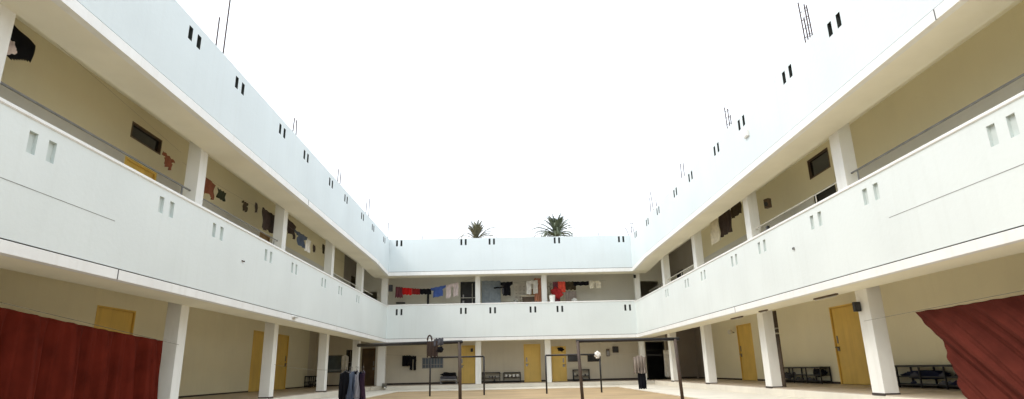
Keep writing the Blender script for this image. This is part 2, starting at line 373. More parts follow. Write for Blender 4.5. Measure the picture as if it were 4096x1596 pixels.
# outer shell keeps the rooms dark
bm = bmesh.new()
for a in ((-16.2, -16.0, YS, 40), (16.0, 16.2, YS, 40)): bx(bm, a[0], a[1], a[2], a[3], -.1, 7.3)
bx(bm, -16, 16, 40, 40.2, -.1, 7.3)
bx(bm, -16, XL-OV, YS-.2, YS, -.1, 7.3); bx(bm, XR+OV, 16, YS-.2, YS, -.1, 7.3)
obj('outer_wall', bm, PLIN, B)

# ------------------------------------------------------------------ columns
def column(x0, x1, y0, y1, z0, z1, base=True):
    c = box('column', x0, x1, y0, y1, z0, z1, COLM, B, bevel=.008)
    if base: box('column_base', x0-.008, x1+.008, y0-.008, y1+.008, z0-.01, z0+.04, SKIRT, c)
for y in (2.0, 7.50, 13.44, 18.98, 24.60, 30.0):
    column(XL-OV-.31, XL-OV, y, y+.34, ZP-.01, 3.26)
    column(XL-OV-.31, XL-OV, y, y+.34, FU-.01, CU+.01, False)
for y in (1.6, 7.00, 12.93, 18.40, 24.07, 29.20):
    column(XR+OV, XR+OV+.31, y, y+.44, ZP-.01, 3.26)
    column(XR+OV, XR+OV+.31, y, y+.40, FU-.01, CU+.01, False)
for x0, x1 in ((-6.85, -6.45), (-1.655, -1.35), (2.06, 2.37), (7.13, 7.40)):
    column(x0, x1, YB+OV, YB+OV+.32, ZP-.01, 3.26, False)
for x0, x1 in ((-6.79, -6.45), (-1.645, -1.38), (1.995, 2.28), (7.15, 7.43)):
    column(x0, x1, YB+OV, YB+OV+.30, FU-.01, CU+.01, False)

# ------------------------------------------------------------------ rails behind the balcony parapet
def rail(pl, u0, u1, z, m, posts=(), r=.022, bal=0):
    bm = bmesh.new(); tube(bm, [pl.P(u0, z, .2), pl.P(u1, z, .2)], r)
    for p in posts: tube(bm, [pl.P(p, z-.001, .2), pl.P(p, FU, .2)], r*.8)
    for i in range(bal):
        p = u0+(u1-u0)*(.05+.5*i/bal); tube(bm, [pl.P(p, z-.001, .2), pl.P(p, FU, .2)], r*.5)
    obj('handrail', bm, m, B)
RL, RR_ = Plane('L', XL-OV+.05), Plane('R', XR+OV-.05)
rail(RL, 2.4, 7.5, 5.03, RAILM); rail(RL, 7.84, 13.44, 5.05, RAILM, (13.1,)); rail(RL, 13.78, 18.98, 5.03, RAILM, (18.7,), .016)
rail(RL, 24.94, 30.0, 5.0, RAILW, (29.7,), .016); rail(RL, 30.34, 33.1, 5.02, RAILW, (30.9,), .028)
rail(RR_, 2.2, 7.0, 5.02, RAILM); rail(RR_, 7.44, 12.93, 5.03, RAILM, (12.7,)); rail(RR_, 13.37, 18.40, 5.01, RAILW, (14.6, 18.2), .018)
rail(RR_, 24.51, 29.20, 4.98, RAILW, (28.9,), .02, 9); rail(RR_, 29.64, 33.1, 4.92, STEEL, (30.7,), .035)

# ------------------------------------------------------------------ starter bars left standing on the roof edge
def bars(x, y, lst, ties=False):
    bm = bmesh.new()
    for (dx, dy, h, lx, ly) in lst:
        tube(bm, [(x+dx, y+dy, Z4-.02), (x+dx+lx*.4, y+dy+ly*.4, Z4+h*.5), (x+dx+lx, y+dy+ly, Z4+h)], .017, 6)
    if ties:
        for k in range(4):
            z = Z4+.2+k*.22; q = [(x+dx, y+dy, z) for (dx, dy, *_r) in lst[:3]]
            tube(bm, q+[q[0]], .006, 5)
    obj('starter_bars', bm, RUST, B)
bars(-6.34, 12.0, [(0, 0, .8, 0, 0), (0, .35, 1.6, .02, -.02)])
bars(-6.34, 17.0, [(0, 0, .55, 0, .06), (0, .3, .55, 0, -.08)])
bars(-6.34, 22.0, [(0, 0, .6, 0, .05), (0, .35, .6, 0, .05)])
bars(-6.34, 26.8, [(0, 0, .75, 0, .15), (0, .6, .95, 0, .05)])
bars(-6.34, 32.15, [(0, 0, .95, 0, 0)])
bars(6.98, 12.0, [(0, 0, .95, 0, .02), (0, .22, 1.15, 0, .03), (.12, .1, 1.0, 0, .04), (.12, .3, .8, 0, .03)], True)
bars(6.98, 17.1, [(0, 0, .65, 0, 0), (0, .2, .8, 0, .03), (.1, .1, .5, 0, 0)], True)
bars(6.98, 22.0, [(0, 0, .6, 0, 0), (0, .35, .7, 0, 0)])
bars(6.98, 27.1, [(0, 0, 1.05, 0, .3), (0, .5, .8, 0, 0), (.1, -.3, .5, 0, .1)])
bars(6.98, 32.15, [(0, 0, .8, 0, 0), (-.15, .1, .5, -.2, 0), (.1, 0, .7, 0, 0)], True)
bars(-4.5, 32.35, [(0, 0, .2, 0, 0)]); bars(5.2, 32.35, [(0, 0, .22, 0, 0)])

# ------------------------------------------------------------------ cloth tools
def fabric(name, col, var=.2, rough=.9): return mat(name, col, rough, var, 6, .25, 120, spec=.12)
def cloth(name, O, U, w, h, m, label, cat='laundry', shape='rect', seed=0, amp=.02, folds=5, group=None, parent=None, res=28, D=(0, 0, -1)):
    """hanging cloth: grid cut to the garment's outline, wavy folds across it, then given thickness"""
    rnd = random.Random(seed); U = Vector(U).normalized(); D = Vector(D).normalized(); N = U.cross(D).normalized(); O = Vector(O)
    ph = [rnd.uniform(0, 6.28) for _ in range(4)]
    def inside(u, v):
        if shape == 'rect': return v < 1-.05*math.sin(u*9+ph[0])**2
        if shape == 'shirt':
            if v < .32: return True if v < .32-.25*max(0, abs(u-.5)*2-.55) else abs(u-.5) < .30
            return abs(u-.5) < .29+.03*v
        if shape == 'trousers':
            if v < .26: return .08 < u < .92
            return (.04+.04*v < u < .44) or (.56 < u < .96-.04*v)
        if shape == 'rag': return v < .55+.4*math.sin(u*5+ph[0])*math.sin(u*13+ph[1]) and v < 1.2-abs(u-.5)
        if shape == 'pent': return v < 1-1.6*max(0, u-.72) and v > .25*max(0, .2-u)
        if shape == 'hang':      # on a hanger, narrow shoulders, falls in a column
            return abs(u-.5) < min(.5, .14+v*4.2) and v < 1-.06*math.sin(u*17+ph[1])**2
        return True
    bm = bmesh.new(); vs = {}
    nu = res; nv = int(res*max(.6, min(2.0, h/w)))
    def P(i, j):
        if (i, j) in vs: return vs[(i, j)]
        u, v = i/nu, j/nv
        d = amp*(math.sin(u*folds*6.28+ph[0]+.8*v)+.5*math.sin(u*folds*2.3*6.28+ph[1]+v*2))*(.25+v) + amp*.6*math.sin(v*7+ph[2]+u*3)
        p = O+U*(u*w)+D*(v*h+ .012*math.sin(u*19+ph[3]))+N*d
        vs[(i, j)] = bm.verts.new(p); return vs[(i, j)]
    for i in range(nu):
        for j in range(nv):
            if inside((i+.5)/nu, (j+.5)/nv): bm.faces.new((P(i, j), P(i+1, j), P(i+1, j+1), P(i, j+1)))
    o = obj(name, bm, m, parent, smooth=True)
    s = o.modifiers.new('thick', 'SOLIDIFY'); s.thickness = .008; s.offset = 0
    if not parent: tag(o, label, cat, group)
    return o
def line(name, pts, label, r=.006, sag=.0, m=None, group=None):
    a, b_ = Vector(pts[0]), Vector(pts[1]); q = []
    for i in range(17):
        t = i/16; p = a.lerp(b_, t); p.z -= sag*4*t*(1-t); q.append(p)
    bm = bmesh.new(); tube(bm, q, r, 6)
    return tag(obj(name, bm, m or mat('cord', (.25, .23, .2), .8, .1, 5), None), label, 'clothesline', group)

F = {k: fabric('cloth_'+k, c) for k, c in dict(red=(.62, .018, .018), maroon=(.18, .055, .07), black=(.010, .010, .013), navy=(.014, .018, .04),
     blue=(.08, .14, .42), pink=(.80, .68, .68), white=(.85, .83, .79), brown=(.20, .07, .035), terra=(.55, .25, .16), green=(.035, .038, .02),
     olive=(.06, .045, .025), grey=(.10, .10, .115), greyl=(.34, .34, .38), slate=(.10, .125, .18), cream=(.82, .76, .62), plum=(.05, .028, .05), choc=(.06, .042, .035)).items()}

# --- the two big dark red sheets between the near columns
def sheet(name, pl, d, top, left_bottom, right_bottom, m, label, diag=0.0, seed=1, folds=9, amp=.05):
    rnd = random.Random(seed); ph = [rnd.uniform(0, 6.28) for _ in range(8)]
    bm = bmesh.new(); nu, nv = 190, 70; V = []
    (ua, za), (ub, zb) = top
    for j in range(nv+1):
        row = []
        for i in range(nu+1):
            s, t = i/nu, j/nv
            ut, zt = ua+(ub-ua)*s, za+(zb-za)*s-.10*4*s*(1-s)*.35+.006*math.sin(s*70+ph[5])*math.sin(s*23)
            ul, zl = left_bottom[0]+(right_bottom[0]-left_bottom[0])*s, left_bottom[1]+(right_bottom[1]-left_bottom[1])*s
            u = ut+(ul-ut)*t**.8; z = zt+(zl-zt)*t
            q = s*folds+diag*t
            dd = amp*(t**.35*.9+.1)*(math.sin(q*6.28+ph[0]+1.3*math.sin(s*5+ph[1]))+.45*math.sin(q*2.7*6.28+ph[2]+.8*math.sin(t*3))+.18*math.sin(q*7.3*6.28+ph[3]))
            row.append(bm.verts.new(pl.P(u, z, d+dd)))
        V.append(row)
    for j in range(nv):
        for i in range(nu): bm.faces.new((V[j][i], V[j][i+1], V[j+1][i+1], V[j+1][i]))
    o = obj(name, bm, m, None, smooth=True); s = o.modifiers.new('thick', 'SOLIDIFY'); s.thickness = .006; s.offset = 0
    return tag(o, label, 'sheet')
REDS = mat('dark_red_sheet', (.115, .015, .008), .9, .3, 2.5, .35, 150, spec=.06)
REDR = mat('brick_red_sheet', (.10, .021, .014), .9, .25, 2.5, .35, 150, spec=.08)
sheet('bedsheet', PL['L'], .74, ((6.6, 2.03), (12.64, 1.605)), (6.6, .27), (12.74, .33), REDS, 'large dark red sheet hanging on a line in front of the left veranda', seed=4, folds=8.3, amp=.12)
sheet('bedsheet', PL['R'], .74, ((11.30, 1.766), (5.8, 1.92)), (10.27, .13), (5.2, .13), REDR, 'brick red sheet falling in slanting folds in front of the right veranda', diag=-1.1, seed=9, folds=5, amp=.09)
line('clothesline', [(XL-.75, 7.8, 1.985), (XL-OV+.01, 13.5, 1.565)], 'thin line that carries the large dark red sheet, tied to the left column', .004)
line('clothesline', [(XR+.75, 13.0, 1.735), (XR+.75, 7.3, 1.90)], 'thin line that carries the brick red sheet on the right', .004)

# ------------------------------------------------------------------ yard frames
def pipe_frame(label, xs, y, zt, r, m, mb, over=(0, 0), leans=None, group=None):
    e = empty('drying_frame', ((xs[0]+xs[-1])/2, y, 0), label, 'drying frame', group)
    ox = (xs[0]+xs[-1])/2
    for i, x in enumerate(xs):
        ln = (leans or [0]*9)[i]
        bm = bmesh.new(); tube(bm, [(x-ox+ln, 0, -.05), (x-ox, 0, zt)], r, 10); obj('post', bm, m, e, smooth=True)
    bm = bmesh.new(); tube(bm, [(xs[0]-ox-over[0], .01, zt+.0), (xs[-1]-ox+over[1], .01, zt+.0)], r*1.02, 10); obj('crossbar', bm, mb, e, smooth=True)
    return e
fl = empty('drying_frame', (-1.28, 17.0, 0), 'tall brown post with a long bar running back to the left veranda, clothes over it', 'drying frame')
bm = bmesh.new(); tube(bm, [(.02, 0, -.05), (0, 0, 1.66)], .047, 10); obj('post', bm, FRAMEBR, fl, smooth=True)
bm = bmesh.new(); tube(bm, [(.05, -.05, 1.66), (-5.86, 12.98, 2.20)], .048, 10, .085); obj('crossbar', bm, FRAMEB, fl, smooth=True)
fr = pipe_frame('tall brown pipe frame at the right of the yard, nothing draped on its crossbar', [1.97, 4.66], 17.0, 1.62, .045, FRAMEBR, FRAMEB, (.04, .12), [.06, .06])
f1 = pipe_frame('low thin black pipe frame behind the tall left frame', [-2.93, -.87], 24.0, 1.42, .033, FRAMEB, FRAMEB, (.0, .0))
f2 = pipe_frame('low thin black pipe frame with a white cloth tied on its right corner', [1.51, 3.60], 24.0, 1.41, .033, FRAMEB, FRAMEB, (.0, .0))
def knot(name, loc, s, m, label, seed=1, cat='cloth', group=None, stretch=(1, 1, 1)):
    rnd = random.Random(seed); bm = bmesh.new(); bmesh.ops.create_icosphere(bm, subdivisions=4, radius=s)
    ph = [rnd.uniform(0, 6.28) for _ in range(6)]
    for v in bm.verts:
        p = v.co/s; d = 1+.22*math.sin(p.x*5+ph[0])*math.sin(p.z*4+ph[1])+.10*math.sin(p.y*11+ph[2]+p.x*7)+.06*math.sin(p.z*19+ph[3])
        v.co = Vector((v.co.x*stretch[0], v.co.y*stretch[1], v.co.z*stretch[2]))*d+Vector(loc)
    return tag(obj(name, bm, m, None, smooth=True), label, cat, group)
knot('tied_cloth', (3.52, 24.0, 1.38), .12, F['white'], 'crumpled white cloth tied on the corner of the low black frame', 3, stretch=(1, .7, 1.1))
# clothes thrown over the tall left frame
cloth('draped_shirt', (-2.17, 16.94, 1.69), (1, 0, 0), .30, .42, F['choc'], 'dark brown shirt hanging over the crossbar of the tall left frame', shape='rect', seed=2, amp=.018, folds=3)
cloth('draped_scarf', (-1.98, 16.93, 1.75), (1, .1, .12), .26, .20, F['grey'], 'grey wrap folded over the crossbar beside the brown shirt', shape='rect', seed=5, amp=.02, folds=2)
bm = bmesh.new(); q = []
for i in range(13):
    a = math.pi*(1.1*i/12-.05); q.append((-2.10-.06*math.cos(a), 16.97, 1.71+.14*math.sin(a)))
tube(bm, q, .022, 8); tag(obj('looped_belt', bm, F['choc'], None, smooth=True), 'looped dark strap standing up from the crossbar of the tall left frame', 'strap')
knot('cap', (-1.83, 16.98, 1.47), .085, F['black'], 'black cap hanging below the crossbar of the tall left frame', 7, 'cap', stretch=(1.2, .9, .9))
# rope of hangers between the left frame and the veranda column
line('clothesline', [(-7.12, 19.2, 1.2), (-4.5, 16.9, .985)], 'rope running from the second left column to the row of hanging jackets', .004, .05)
def jacket(x, y, z, w, h, m, label, seed, rot=0):
    w *= .85
    e = empty('hung_jacket', (x, y, z), label, 'jacket', 'dark jackets on hangers', rot)
    bm = bmesh.new(); tube(bm, [(0, 0, .0), (.02, 0, .07), (0, 0, .11), (-.025, 0, .08)], .005, 6)
    tube(bm, [(-w*.4, 0, -.07), (0, 0, .0), (w*.4, 0, -.07)], .006, 6); obj('hanger', bm, STEEL, e)
    cloth('jacket_body', (-w/2, 0, -.01), (1, 0, 0), w, h, m, '', shape='hang', seed=seed, amp=.035, folds=2.5, parent=e)
    cloth('sleeve', (-w*.52, -.03, -.10), (1, .2, 0), w*.26, h*.72, m, '', shape='rect', seed=seed+3, amp=.02, folds=1.5, parent=e)
    cloth('sleeve', (w*.30, -.03, -.10), (1, -.2, 0), w*.26, h*.70, m, '', shape='rect', seed=seed+5, amp=.02, folds=1.5, parent=e)
for k, (jx, jy, jw, jm, jl) in enumerate([
    (-4.40, 16.86, .34, 'black', 'black jacket, leftmost and widest of the row of hangers'),
    (-4.31, 16.99, .30, 'grey', 'grey jacket just behind the leftmost black one'),
    (-4.22, 16.84, .22, 'slate', 'slate blue-grey shirt second from the left in front of the row of hangers'),
    (-4.14, 16.97, .30, 'black', 'black coat in the middle of the row of hangers'),
    (-4.07, 16.86, .20, 'greyl', 'pale grey shirt squeezed into the middle of the row of hangers'),
    (-4.00, 16.95, .28, 'navy', 'navy jacket second from the right on the row of hangers'),
    (-3.93, 16.88, .26, 'plum', 'plum coloured coat at the right end of the row of hangers')]):
    jacket(jx+.07, jy, .965-.008*(k % 3), jw, .84+.02*(k % 2), F[jm], jl, 11+k*10, [.35, .7, 1.1, .4, -.9, -.5, -.8][k])
# ------------------------------------------------------------------ ground floor things
def shoe_rack(pl, u0, u1, z, dep, label, shoes=8, seed=1, group='low racks along the veranda walls'):
    cx = (u0+u1)/2; p = pl.P(cx, ZP, -dep/2-.03); rnd = random.Random(seed)
    e = empty('shoe_rack', p, label, 'rack', group)
    def q(u, zz, d): a = Vector(pl.P(u, zz, d)); return tuple(a-Vector(p))
    def qb(bm, a, b_, c, f, d0, d1):
        v0, v1 = q(a, c, d0), q(b_, f, d1)
        bx(bm, v0[0], v1[0], v0[1], v1[1], min(v0[2], v1[2]), max(v0[2], v1[2]))
    t = .035
    bm = bmesh.new()
    qb(bm, u0, u1, z-.05, z, -.03-dep, -.03); obj('top', bm, BLACKD, e)
    for zz in (ZP+.07, ZP+.26):
        bm = bmesh.new(); qb(bm, u0+t, u1-t, zz, zz+.03, -.03-dep+.02, -.05); obj('shelf', bm, BLACKD, e)
    n = max(2, int(round((u1-u0)/.9))+1)
    for i in range(n):
        u = u0+(u1-u0-t)*i/(n-1)
        for d0 in (-.03-dep+.001, -.031-t):
            bm = bmesh.new(); qb(bm, u, u+t, ZP, z-.05, d0, d0+t); obj('leg', bm, BLACKD, e)
    for i in range(shoes):
        u = u0+.15+(u1-u0-.4)*rnd.random(); zz = rnd.choice((ZP+.10, ZP+.29)); s = rnd.uniform(.8, 1.15)
        o = q(u, zz, -.03-dep*.75)
        bm = bmesh.new(); bmesh.ops.create_icosphere(bm, subdivisions=3, radius=.5)
        for v in bm.verts:
            x, y, zc = v.co
            hgt = .10*s*(1 if y < 0 else .55); v.co = Vector((x*.10*s, y*.27*s, max(-.1, zc)*hgt*1.6+.02))
            v.co = Vector((o[0], o[1], o[2]))+v.co
        m = rnd.choice((BLK, F['grey'], F['choc'], F['navy'], F['grey']))
        tag(obj('shoe', bm, m, e, smooth=True), 'dark shoe', 'shoe'); s_ = bpy.context.scene.objects[-1] if False else None
    for c in e.children:
        if c.name.startswith('shoe'):
            for kk in ('label', 'category'):
                if kk in c: del c[kk]
    return e
shoe_rack(GR_, 20.708, 24.745, 0.786, .36, 'long low black rack left of the wide yellow door on the right veranda', 12, 3)
shoe_rack(GR_, 13.84, 17.458, 0.796, .42, 'long low black rack beside the brick red sheet', 12, 5)
shoe_rack(GL, 33.552, 35, 0.817, .36, 'low black rack deep in the left veranda behind the third column', 7, 7)
shoe_rack(GB, -1.39, -0.368, 0.809, .32, 'small black rack right of the first yellow door in the end wing', 5, 9)
shoe_rack(GB, -0.184, 0.777, 0.788, .32, 'small black rack with pale things on it left of the middle yellow door', 5, 10)
shoe_rack(GB, 3.701, 4.621, 0.86, .36, 'small black rack under the two small dark windows in the end wing', 4, 12)
# bundles on the racks
knot('clothes_bundle', (GW-.2, 21.127, 0.587), 0.168, F['black'], 'black bundle on the rack left of the wide yellow door', 5, 'bundle', stretch=(.8, 2.2, .7))
knot('clothes_bundle', (GW-.22, 15.727, 0.555), 0.178, F['navy'], 'dark navy bundle on the rack beside the brick red sheet', 6, 'bundle', stretch=(.8, 4.5, .6))
knot('clothes_bundle', (GW-.22, 23.486, 0.482), 0.136, F['grey'], 'grey bundle at the far end of the long rack on the right veranda', 8, 'bundle', stretch=(.7, 2.0, .8))
# pale rack contents in end wing
for i in range(4):
    bm = bmesh.new(); bx(bm, -.10+i*.21, .03+i*.21, 34.76, 34.84, .545, .68)
    tag(obj('plastic_mug', bm, WHITEP, None, bevel=.02), 'small pale mug in the row on the rack left of the middle yellow door', 'mug', 'pale mugs on the rack')
# low bed / sofa by the first yellow door
e = empty('low_bed', (-3.19, 34.75, ZP), 'low bed with a dark blanket left of the first yellow door in the end wing', 'bed')
box('bed_frame', -.48, .46, -.35, .36, .18, .26, STEEL, e, bevel=.01)
for x in (-.46, .40):
    for y in (-.33, .30): box('leg', x, x+.04, y, y+.04, 0, .18, STEEL, e)
box('mattress', -.46, .44, -.33, .34, .26, .42, F['grey'], e, bevel=.04)
tb = knot('blanket', (0, 0, .50), .30, F['black'], '', 5, stretch=(1.35, .9, .38)); tb.parent = e
for kk in ('label', 'category'): del tb[kk]
# ground right: leaning boards behind column 2
e = empty('shelf_rack', (XR+1.50, 18.95, ZP), 'tall brown board shelf standing behind the second right column', 'shelf')
box('side_board', -.03, .0, -.1, .16, 0, 2.26, WOOD, e, bevel=.005, label=None)
box('side_board', -.30, -.25, -.1, .22, 1.1, 2.26, WOOD, e, bevel=.005)
for z in (1.55, 1.70): box('shelf', -.26, -.02, -.14, .18, z, z+.04, RAILW, e)
# lamps by doors, speakers
def speaker(loc, s, label, rz=0, m=BLK):
    e = empty('wall_speaker', loc, label, 'speaker', None, rz)
    box('cabinet', -.12*s, .12*s, -.08*s, .08*s, -.18*s, .18*s, m, e, bevel=.02*s)
    bm = bmesh.new(); tube(bm, [(0, -.081*s, -.03*s), (0, -.10*s, -.03*s)], .085*s, 18); obj('cone', bm, mat('speaker_cone', (.03, .03, .03), .7, .2, 8), e)
    bm = bmesh.new(); tube(bm, [(0, .08*s, .05*s), (0, .14*s, .05*s)], .02*s, 8); obj('bracket', bm, STEEL, e)
speaker((7.68, 13.24, 2.06), .58, 'black box speaker at the top of the first right ground column')
speaker((-6.38, 33.6, 5.42), 1.0, 'dark box speaker in the left corner of the end balcony', .3)
speaker((8.45, 18.5, 5.85), .85, 'small brown speaker behind the second upper column on the right', -1.2, WOOD)
speaker((7.14, 32.98, 5.72), .5, 'dark speaker at the top of the right corner column', .2)
speaker((-1.95, 35.05, 2.03), .55, 'small black box beside the first yellow door in the end wing')
speaker((8.55, 26.0, 6.28), 1.0, 'dark conical horn under the ceiling of the right upper walkway', -1.2, F['olive'])
def walllamp(loc, s, label, rz=0):
    e = empty('wall_lamp', loc, label, 'lamp', None, rz)
    bm = bmesh.new(); tube(bm, [(0, 0, 0), (0, -.12*s, .05*s)], .02*s, 8); obj('arm', bm, STEEL, e)
    bm = bmesh.new(); bmesh.ops.create_icosphere(bm, subdivisions=3, radius=.09*s)
    for v in bm.verts: v.co += Vector((0, -.16*s, .03*s))
    obj('bulb', bm, WHITEP, e, smooth=True)
walllamp((GW-.05, 28.9, 2.37), 1.25, 'white wall lamp beside the far yellow door on the right veranda', -1.5)
e = empty('vent_fan', (6.20, 35.17, 1.90), 'small dark vent box on the end wall near the right corner', 'vent')
box('housing', -.17, .17, -.06, .02, -.17, .17, FRAMEBR, e, bevel=.01); box('grille', -.13, .13, -.07, -.061, -.13, .13, BLK, e)
e = empty('meter_box', (5.76, 35.17, 1.74), 'small brown box left of the dark vent on the end wall', 'meter box')
box('box', -.09, .09, -.06, .02, -.2, .2, WOOD, e, bevel=.01); box('cover', -.07, .07, -.066, -.061, -.16, .1, STEEL, e)
knot('black_cap', (3.07, 35.02, 1.97), .12, F['black'], 'black cap on a hook over the third yellow door', 9, 'cap', stretch=(1.4, .6, .9))
# ceiling lights on the right soffit
for y0, y1, x, lab in ((13.7, 14.75, 7.55, 'long dark tube fitting on the right veranda ceiling nearest the red sheet'), (19.6, 20.6, 7.62, 'long dark tube fitting on the right veranda ceiling over the far yellow door'), (17.45, 18.0, 7.52, 'short dark tube fitting between the two long ones')):
    e = empty('tube_light', (x, (y0+y1)/2, Z1), lab, 'ceiling light'); h = (y1-y0)/2
    box('casing', -.03, .03, -h, h, -.035, .001, WOOD, e, bevel=.005)
    bm = bmesh.new(); tube(bm, [(0, -h+.04, -.05), (0, h-.04, -.05)], .013, 8); obj('tube', bm, RAILW, e)
# little fittings on the facades
e = empty('junction_box', (XR-.02, 15.75, 7.14), 'small white box on the right roof parapet', 'junction box'); box('body', -.04, .02, -.13, .13, -.09, .09, WHITEP, e, bevel=.01); box('cover', -.05, -.041, -.10, .10, -.06, .06, WHITEP, e)
e = empty('junction_box', (XR-.01, 14.05, 3.53), 'tiny grey fitting on the right balcony parapet', 'junction box'); box('body', -.025, .01, -.03, .03, -.03, .03, STEEL, e, bevel=.005); box('cover', -.03, -.026, -.02, .02, -.02, .02, BLK, e)
e = empty('floodlight', (XL+.03, 18.05, 2.52), 'small lamp clipped to the left lower cornice', 'lamp'); box('housing', -.02, .09, -.16, .12, -.02, .03, WHITEP, e, bevel=.01); box('glass', .0, .08, -.13, .09, -.024, -.021, GLASS, e)
e = empty('cable_clip', (XL+.01, 14.26, 3.52), 'tiny rusty hook on the left balcony parapet', 'hook'); box('plate', -.01, .01, -.05, .05, -.012, .012, RUST, e); box('hook', .01, .03, .03, .05, -.02, .012, RUST, e)
# brick box on the plinth by the left corner
e = empty('power_box', (-6.42, 33.0, .25), 'small grey socket box with a white lamp at the left corner of the yard', 'socket box')
box('body', -.11, .11, -.08, .08, -.12, .12, mat('old_metal', (.16, .15, .12), .8, .5, 18), e, bevel=.01)
knob = knot('lamp', (.06, -.12, -.10), .05, WHITEP, '', 2); knob.parent = e
for kk in ('label', 'category'): del knob[kk]
# hanging clothes in the right corner
e = cloth('hung_shirt', (5.30, 25.92, 1.36), (1, 0, 0), .50, .72, mat('striped_cloth', (.26, .21, .18), .9, .3, 14, .3, 90), 'brown striped shirt hanging in the right far corner of the yard above dark trousers', shape='hang', seed=8, amp=.045, folds=4)
ST = MATS['striped_cloth']; n = ST.node_tree; wv = n.nodes.new('ShaderNodeTexWave'); wv.inputs['Scale'].default_value = 9; wv.bands_direction = 'X'; wv.inputs['Distortion'].default_value = .8
tcn = n.nodes.new('ShaderNodeTexCoord'); n.links.new(tcn.outputs['Object'], wv.inputs['Vector'])
rp = n.nodes.new('ShaderNodeValToRGB'); rp.color_ramp.elements[0].color = (.07, .05, .04, 1); rp.color_ramp.elements[1].color = (.40, .34, .29, 1)
n.links.new(wv.outputs['Fac'], rp.inputs[0]); n.links.new(rp.outputs[0], n.nodes['Principled BSDF'].inputs['Base Color'])
cloth('hung_trousers', (5.43, 25.97, .90), (1, .1, 0), .34, .90, F['black'], 'dark trousers hanging below the striped shirt in the right corner', shape='rect', seed=12, amp=.025, folds=3)
line('clothesline', [(3.60, 24.0, 1.40), (6.93, 26.2, 1.36)], 'line that holds the striped shirt, from the low black frame to a right column', .003)
# black shorts and trousers in front of the end wall
cloth('hung_shirt', (-5.848, 34.966, 1.81), (1, 0, 0), 0.45, 0.593, F['black'], 'black shirt hanging in front of the end wall, left of the black trousers', shape='rect', seed=14, amp=.03, folds=2)
cloth('hung_trousers', (-5.439, 34.946, 1.78), (1, 0, -.05), 0.409, 0.757, F['black'], 'black trousers hanging in front of the end wall beside the black shirt', shape='trousers', seed=15, amp=.02, folds=2)
line('clothesline', [(-6.748, 34.987, 1.882), (-3.067, 34.987, 1.739)], 'thin line across the end wall that carries black clothes', .004, .04)
# white jacket hanging on the left veranda
cloth('hung_shirt', (-9.15, 34.659, 1.882), (1, 0, 0), 0.368, 0.797, F['white'], 'white shirt hanging in the far left corner of the veranda', shape='hang', seed=16, amp=.04, folds=2)
# white cloth beside the dark doorway
cloth('hung_towel', (8.527, 33.637, 1.77), (1, .15, 0), 0.307, 1.431, F['white'], 'long white towel hanging beside the dark doorway', shape='rect', seed=18, amp=.03, folds=3)
line('clothesline', [(7.106, 33.637, 1.79), (9.815, 33.841, 1.79)], 'line that carries the long white towel by the dark doorway', .004)

# ------------------------------------------------------------------ washing on the left upper walkway
xl = XL-1.346
line('clothesline', [(xl, 8.102, 6.53), (xl, 13.447, 5.989)], 'line on the left upper walkway in the first bay', .002, .0)
line('clothesline', [(xl, 13.56, 5.787), (xl, 19.018, 5.967)], 'line on the left upper walkway in the second bay', .002, .06)
line('clothesline', [(xl, 19.074, 5.989), (xl, 29.708, 6.023)], 'line on the left upper walkway in the third bay', .002, .12)
G3 = None
cloth('hung_blanket', (-7.877, 7.596, 6.676), (0, 1, -.22), 1.598, 0.563, F['black'], 'black blanket bundled on the line beside the nearest left upper column', shape='pent', seed=22, amp=.02, folds=1.2)
knot('hung_bag', (-7.821, 8.575, 5.967), 0.113, F['pink'], 'pinkish bag under the black blanket', 4, 'bag')
cloth('hung_rag', (xl, 12.716, 5.764), (0, 1, -.12), 0.518, 0.27, F['brown'], 'ragged red-brown cloth beside the first left upper column', shape='shirt', seed=23, amp=.02, folds=3)
cloth('hung_skirt', (xl, 14.01, 5.854), (0, 1, -.10), 1.238, 0.405, F['brown'], 'rust coloured skirt right of the first left upper column', shape='rect', seed=3, amp=.03, folds=3)
cloth('hung_rag', (xl, 15.394, 5.719), (0, 1, -.03), 0.45, 0.248, F['green'], 'dark green cloth second in the row on the left upper walkway', shape='rect', seed=26, amp=.02, folds=3)
cloth('hung_rag', (xl, 16.88, 5.798), (0, 1, .02), 0.473, 0.27, F['olive'], 'olive cloth third in the row on the left upper walkway', shape='shirt', seed=28, amp=.02, folds=3)
cloth('hung_sock', (xl, 17.802, 5.989), (0, 1, 0), 0.18, 0.293, F['choc'], 'small dark sock hanging between the olive cloth and the brown one', shape='rect', seed=29, amp=.01, folds=1)
cloth('hung_jacket', (xl, 18.399, 5.989), (0, 1, 0), 1.069, 0.653, F['choc'], 'dark brown jacket left of the second left upper column', shape='rect', seed=30, amp=.03, folds=2)
cloth('hung_blanket', (xl, 19.693, 6.259), (0, 1, -.10), 1.8, 0.473, F['choc'], 'wide dark brown blanket right of the second left upper column', shape='rect', seed=3, amp=.04, folds=3)
cloth('hung_shirt', (xl, 21.381, 5.967), (0, 1, 0), 1.407, 0.473, F['slate'], 'slate blue shirt on the line in the third left upper bay', shape='shirt', seed=31, amp=.03, folds=3)
cloth('hung_shirt', (xl, 22.675, 5.922), (0, 1, 0), 0.563, 0.495, F['white'], 'white vest beside the slate blue shirt', shape='rect', seed=32, amp=.02, folds=2)
cloth('hung_rag', (xl, 23.519, 5.854), (0, 1, 0), 0.338, 0.27, F['choc'], 'small dark cloth right of the white vest', shape='rect', seed=33, amp=.01, folds=1)
cloth('hung_rag', (xl, 24.757, 6.136), (0, 1, 0), 0.338, 0.383, F['olive'], 'small dark cloth left of the third left upper column', shape='rect', seed=34, amp=.01, folds=1)
